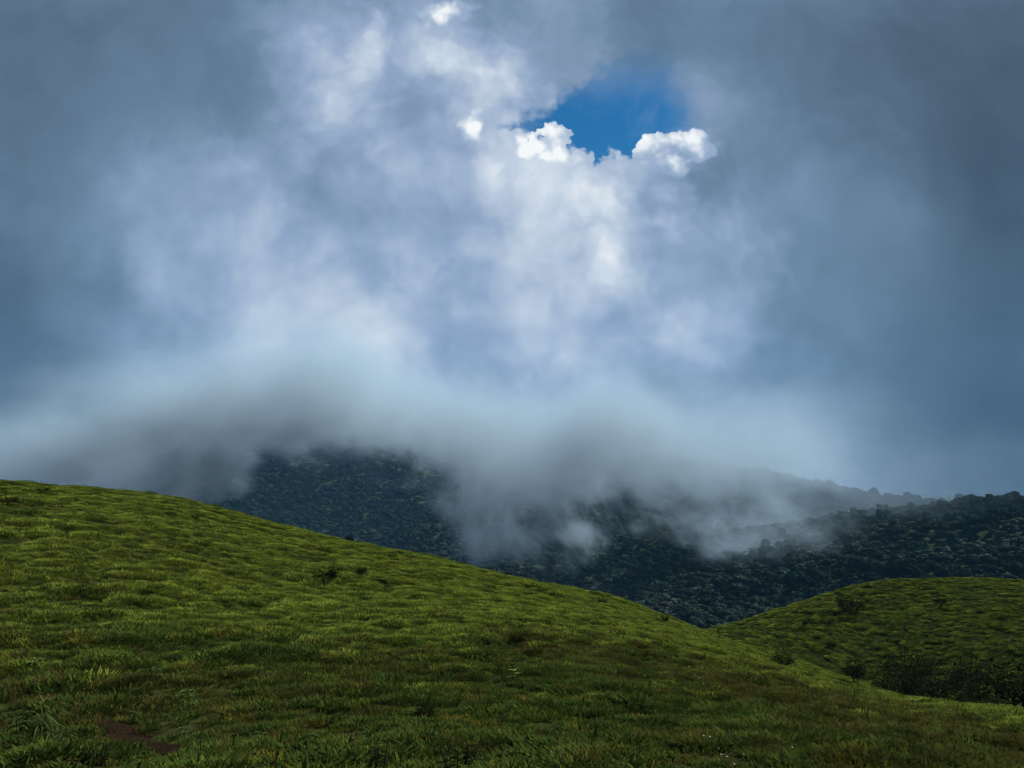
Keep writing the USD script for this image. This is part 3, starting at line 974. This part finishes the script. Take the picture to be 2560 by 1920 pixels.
base = class_of('flower_kind')
obj('stem', rod((0, 0, -.1), (0, 0, .9), .02, .015, 4), 'leaf_weed', base)
for k in range(5):
    obj('petal', turned(leaf_mesh(.34, .26, .1), k * 2 * math.pi / 5, .2, np.array([0, 0, .9])), 'petal', base)
for px, py in [(1737, 1703), (1748, 1714), (2015, 1720), (1892, 1854), (1797, 1885), (1804, 1892), (1818, 1897), (1836, 1911), (1860, 1897), (1982, 1896), (1996, 1667), (2015, 1663), (1880, 1753), (1904, 1755), (1760, 1870), (1776, 1873)]:
    p, d = near_hit(px, py)
    s = .06 + .0013 * d
    thing('white_flower', 'tiny white flower in the grass on the right of the near slope', 'flower', p, RNG.uniform(0, 6), (s * .6, s * .6, s), 'white flowers in the grass', base)

# ------------------------------------------------------------------ mist and haze
g = Graph()
pos = g.add("geometry", "position")
xyz = g.add("separate_xyz", "x", vector=pos)
node = xyz.ref.split(".")[0]
X, Y, Z = xyz, Out(g, node + ".y"), Out(g, node + ".z")
DM = 1050.0                                    # distance of the middle of the bank
flat = g.add("vector_math", "vector", math_type="multiply", vector1=pos, vector2=(1.0, .28, 1.0))
wl = g.noise(flat, .0035, 2.0, out="color")
wp = g.add("vector_math", "vector", math_type="multiply_add", vector1=wl, vector2=(140, 60, 140), vector3=flat)
nz = g.noise(wp, .0066, 7.0, .68)
XMIN, XMAX = -1000.0, 1000.0
BASE = [(-400, 1256), (0, 1251), (200, 1241), (320, 1246), (395, 1146), (480, 1131), (600, 1126), (700, 1106), (850, 1076), (1000, 1066), (1080, 1106), (1150, 1176), (1265, 1276),
        (1350, 1241), (1450, 1216), (1600, 1206), (1800, 1226), (1950, 1281), (2060, 1341), (2170, 1326), (2300, 1271), (2400, 1241), (2560, 1221), (3000, 1221)]
bx, bz = zip(*[(float(uv(p, r)[0]) * DM, float(uv(p, r)[1]) * DM) for p, r in BASE])
zlo, zhi = -170.0, 190.0
ramp = [((np.clip(x, XMIN, XMAX) - XMIN) / (XMAX - XMIN), ((z - zlo) / (zhi - zlo),) * 3) for x, z in zip(bx, bz)]
xr = g.step(X, XMIN, XMAX, kind="linear")
rb = g.add("rgb_ramp", "color", fac=xr, ramp=ramp)
zb = g.add("rgb_to_bw", "val", color=rb) * (zhi - zlo) + zlo
up = (Z - zb) * (1 / 70.0)                     # 0 at the base of the cloud, 1 well inside
up = g.math("minimum", up, 1.0)
XZ = g.add("combine_xyz", "vector", x=X, y=Z, z=0.0)
plume = None
for px, py, sx, sy, amp, rot in [(565, 1170, 36, 60, .75, .2), (535, 1240, 60, 40, .7, 0), (480, 1125, 60, 26, .4, -.3), (900, 1300, 220, 60, .7, .2), (1420, 1345, 120, 45, .7, 0), (2400, 1320, 200, 60, .7, 0), (1750, 1330, 160, 50, .7, 0.), (1180, 1330, 120, 40, .5, 0.), (745, 1030, 150, 55, 1.4, 0.), (450, 1090, 130, 45, .8, -.3)]:
    a, b = uv(px, py)
    t = g.gauss(XZ, float(a) * DM, float(b) * DM, sx * PX * DM, sy * PX * DM, rot) * amp
    plume = t if plume is None else plume + t
field = up + plume + (nz - .5) * 4.6
dens = g.step(field, -.45, .85)
TOPS = [(-400, 1200), (0, 1175), (260, 1125), (420, 1070), (560, 1020), (850, 950), (1000, 980), (1150, 1045), (1600, 1080), (2000, 1105), (2300, 1150), (3000, 1180)]
ramp = [((np.clip(float(uv(p, r)[0]) * DM, XMIN, XMAX) - XMIN) / (XMAX - XMIN), ((float(uv(p, r)[1]) * DM - zlo) / (zhi - zlo),) * 3) for p, r in TOPS]
zt = g.add("rgb_to_bw", "val", color=g.add("rgb_ramp", "color", fac=xr, ramp=ramp)) * (zhi - zlo) + zlo
topf = g.step(Z - zt + (nz - .5) * 150, -50, 60, 1.0, 0.0)
side = g.step(X, -650, -480, .0, 1.0) * g.step(X, 170, 440, 1.0, .03)
YA, YB = 660.0, 1180.0
ends = g.step(Y, YA, YA + 170) * g.step(Y, YB - 90, YB, 1.0, 0.0)
clump = g.noise(g.add("vector_math", "vector", math_type="multiply_add", vector1=wl, vector2=(60, 60, 60), vector3=pos), .0105, 5.0, .6)
dens = dens * topf * ends * side * g.step(clump, .38, .62, .2, 1.0) * .024
vol = g.add("principled_volume", "volume", color=(.55, .77, 1.0), density=dens, anisotropy=0.0)
g.done('/World/Looks/mist', volume=vol)
edges = np.linspace(-1000, 1000, 6)
for i in range(5):
    m = trimesh.creation.box(bounds=[[edges[i] + .02, YA, -165], [edges[i + 1] - .02, YB, 260]])
    tag(stage.GetPrimAtPath(obj('mist', m, 'mist')), 'soft grey cloud bank drifting over the mountainsides', None, None, 'stuff')

g = Graph()
vol = g.add("principled_volume", "volume", color=(.22, .56, 1.0), density=.000034, anisotropy=0.0)
g.done('/World/Looks/haze', volume=vol)
m = trimesh.creation.box(bounds=[[-5600, -700, -423], [5600, 5700, 800]])
tag(stage.GetPrimAtPath(obj('haze', m, 'haze')), 'thin blue haze filling the air over the valley', None, None, 'stuff')
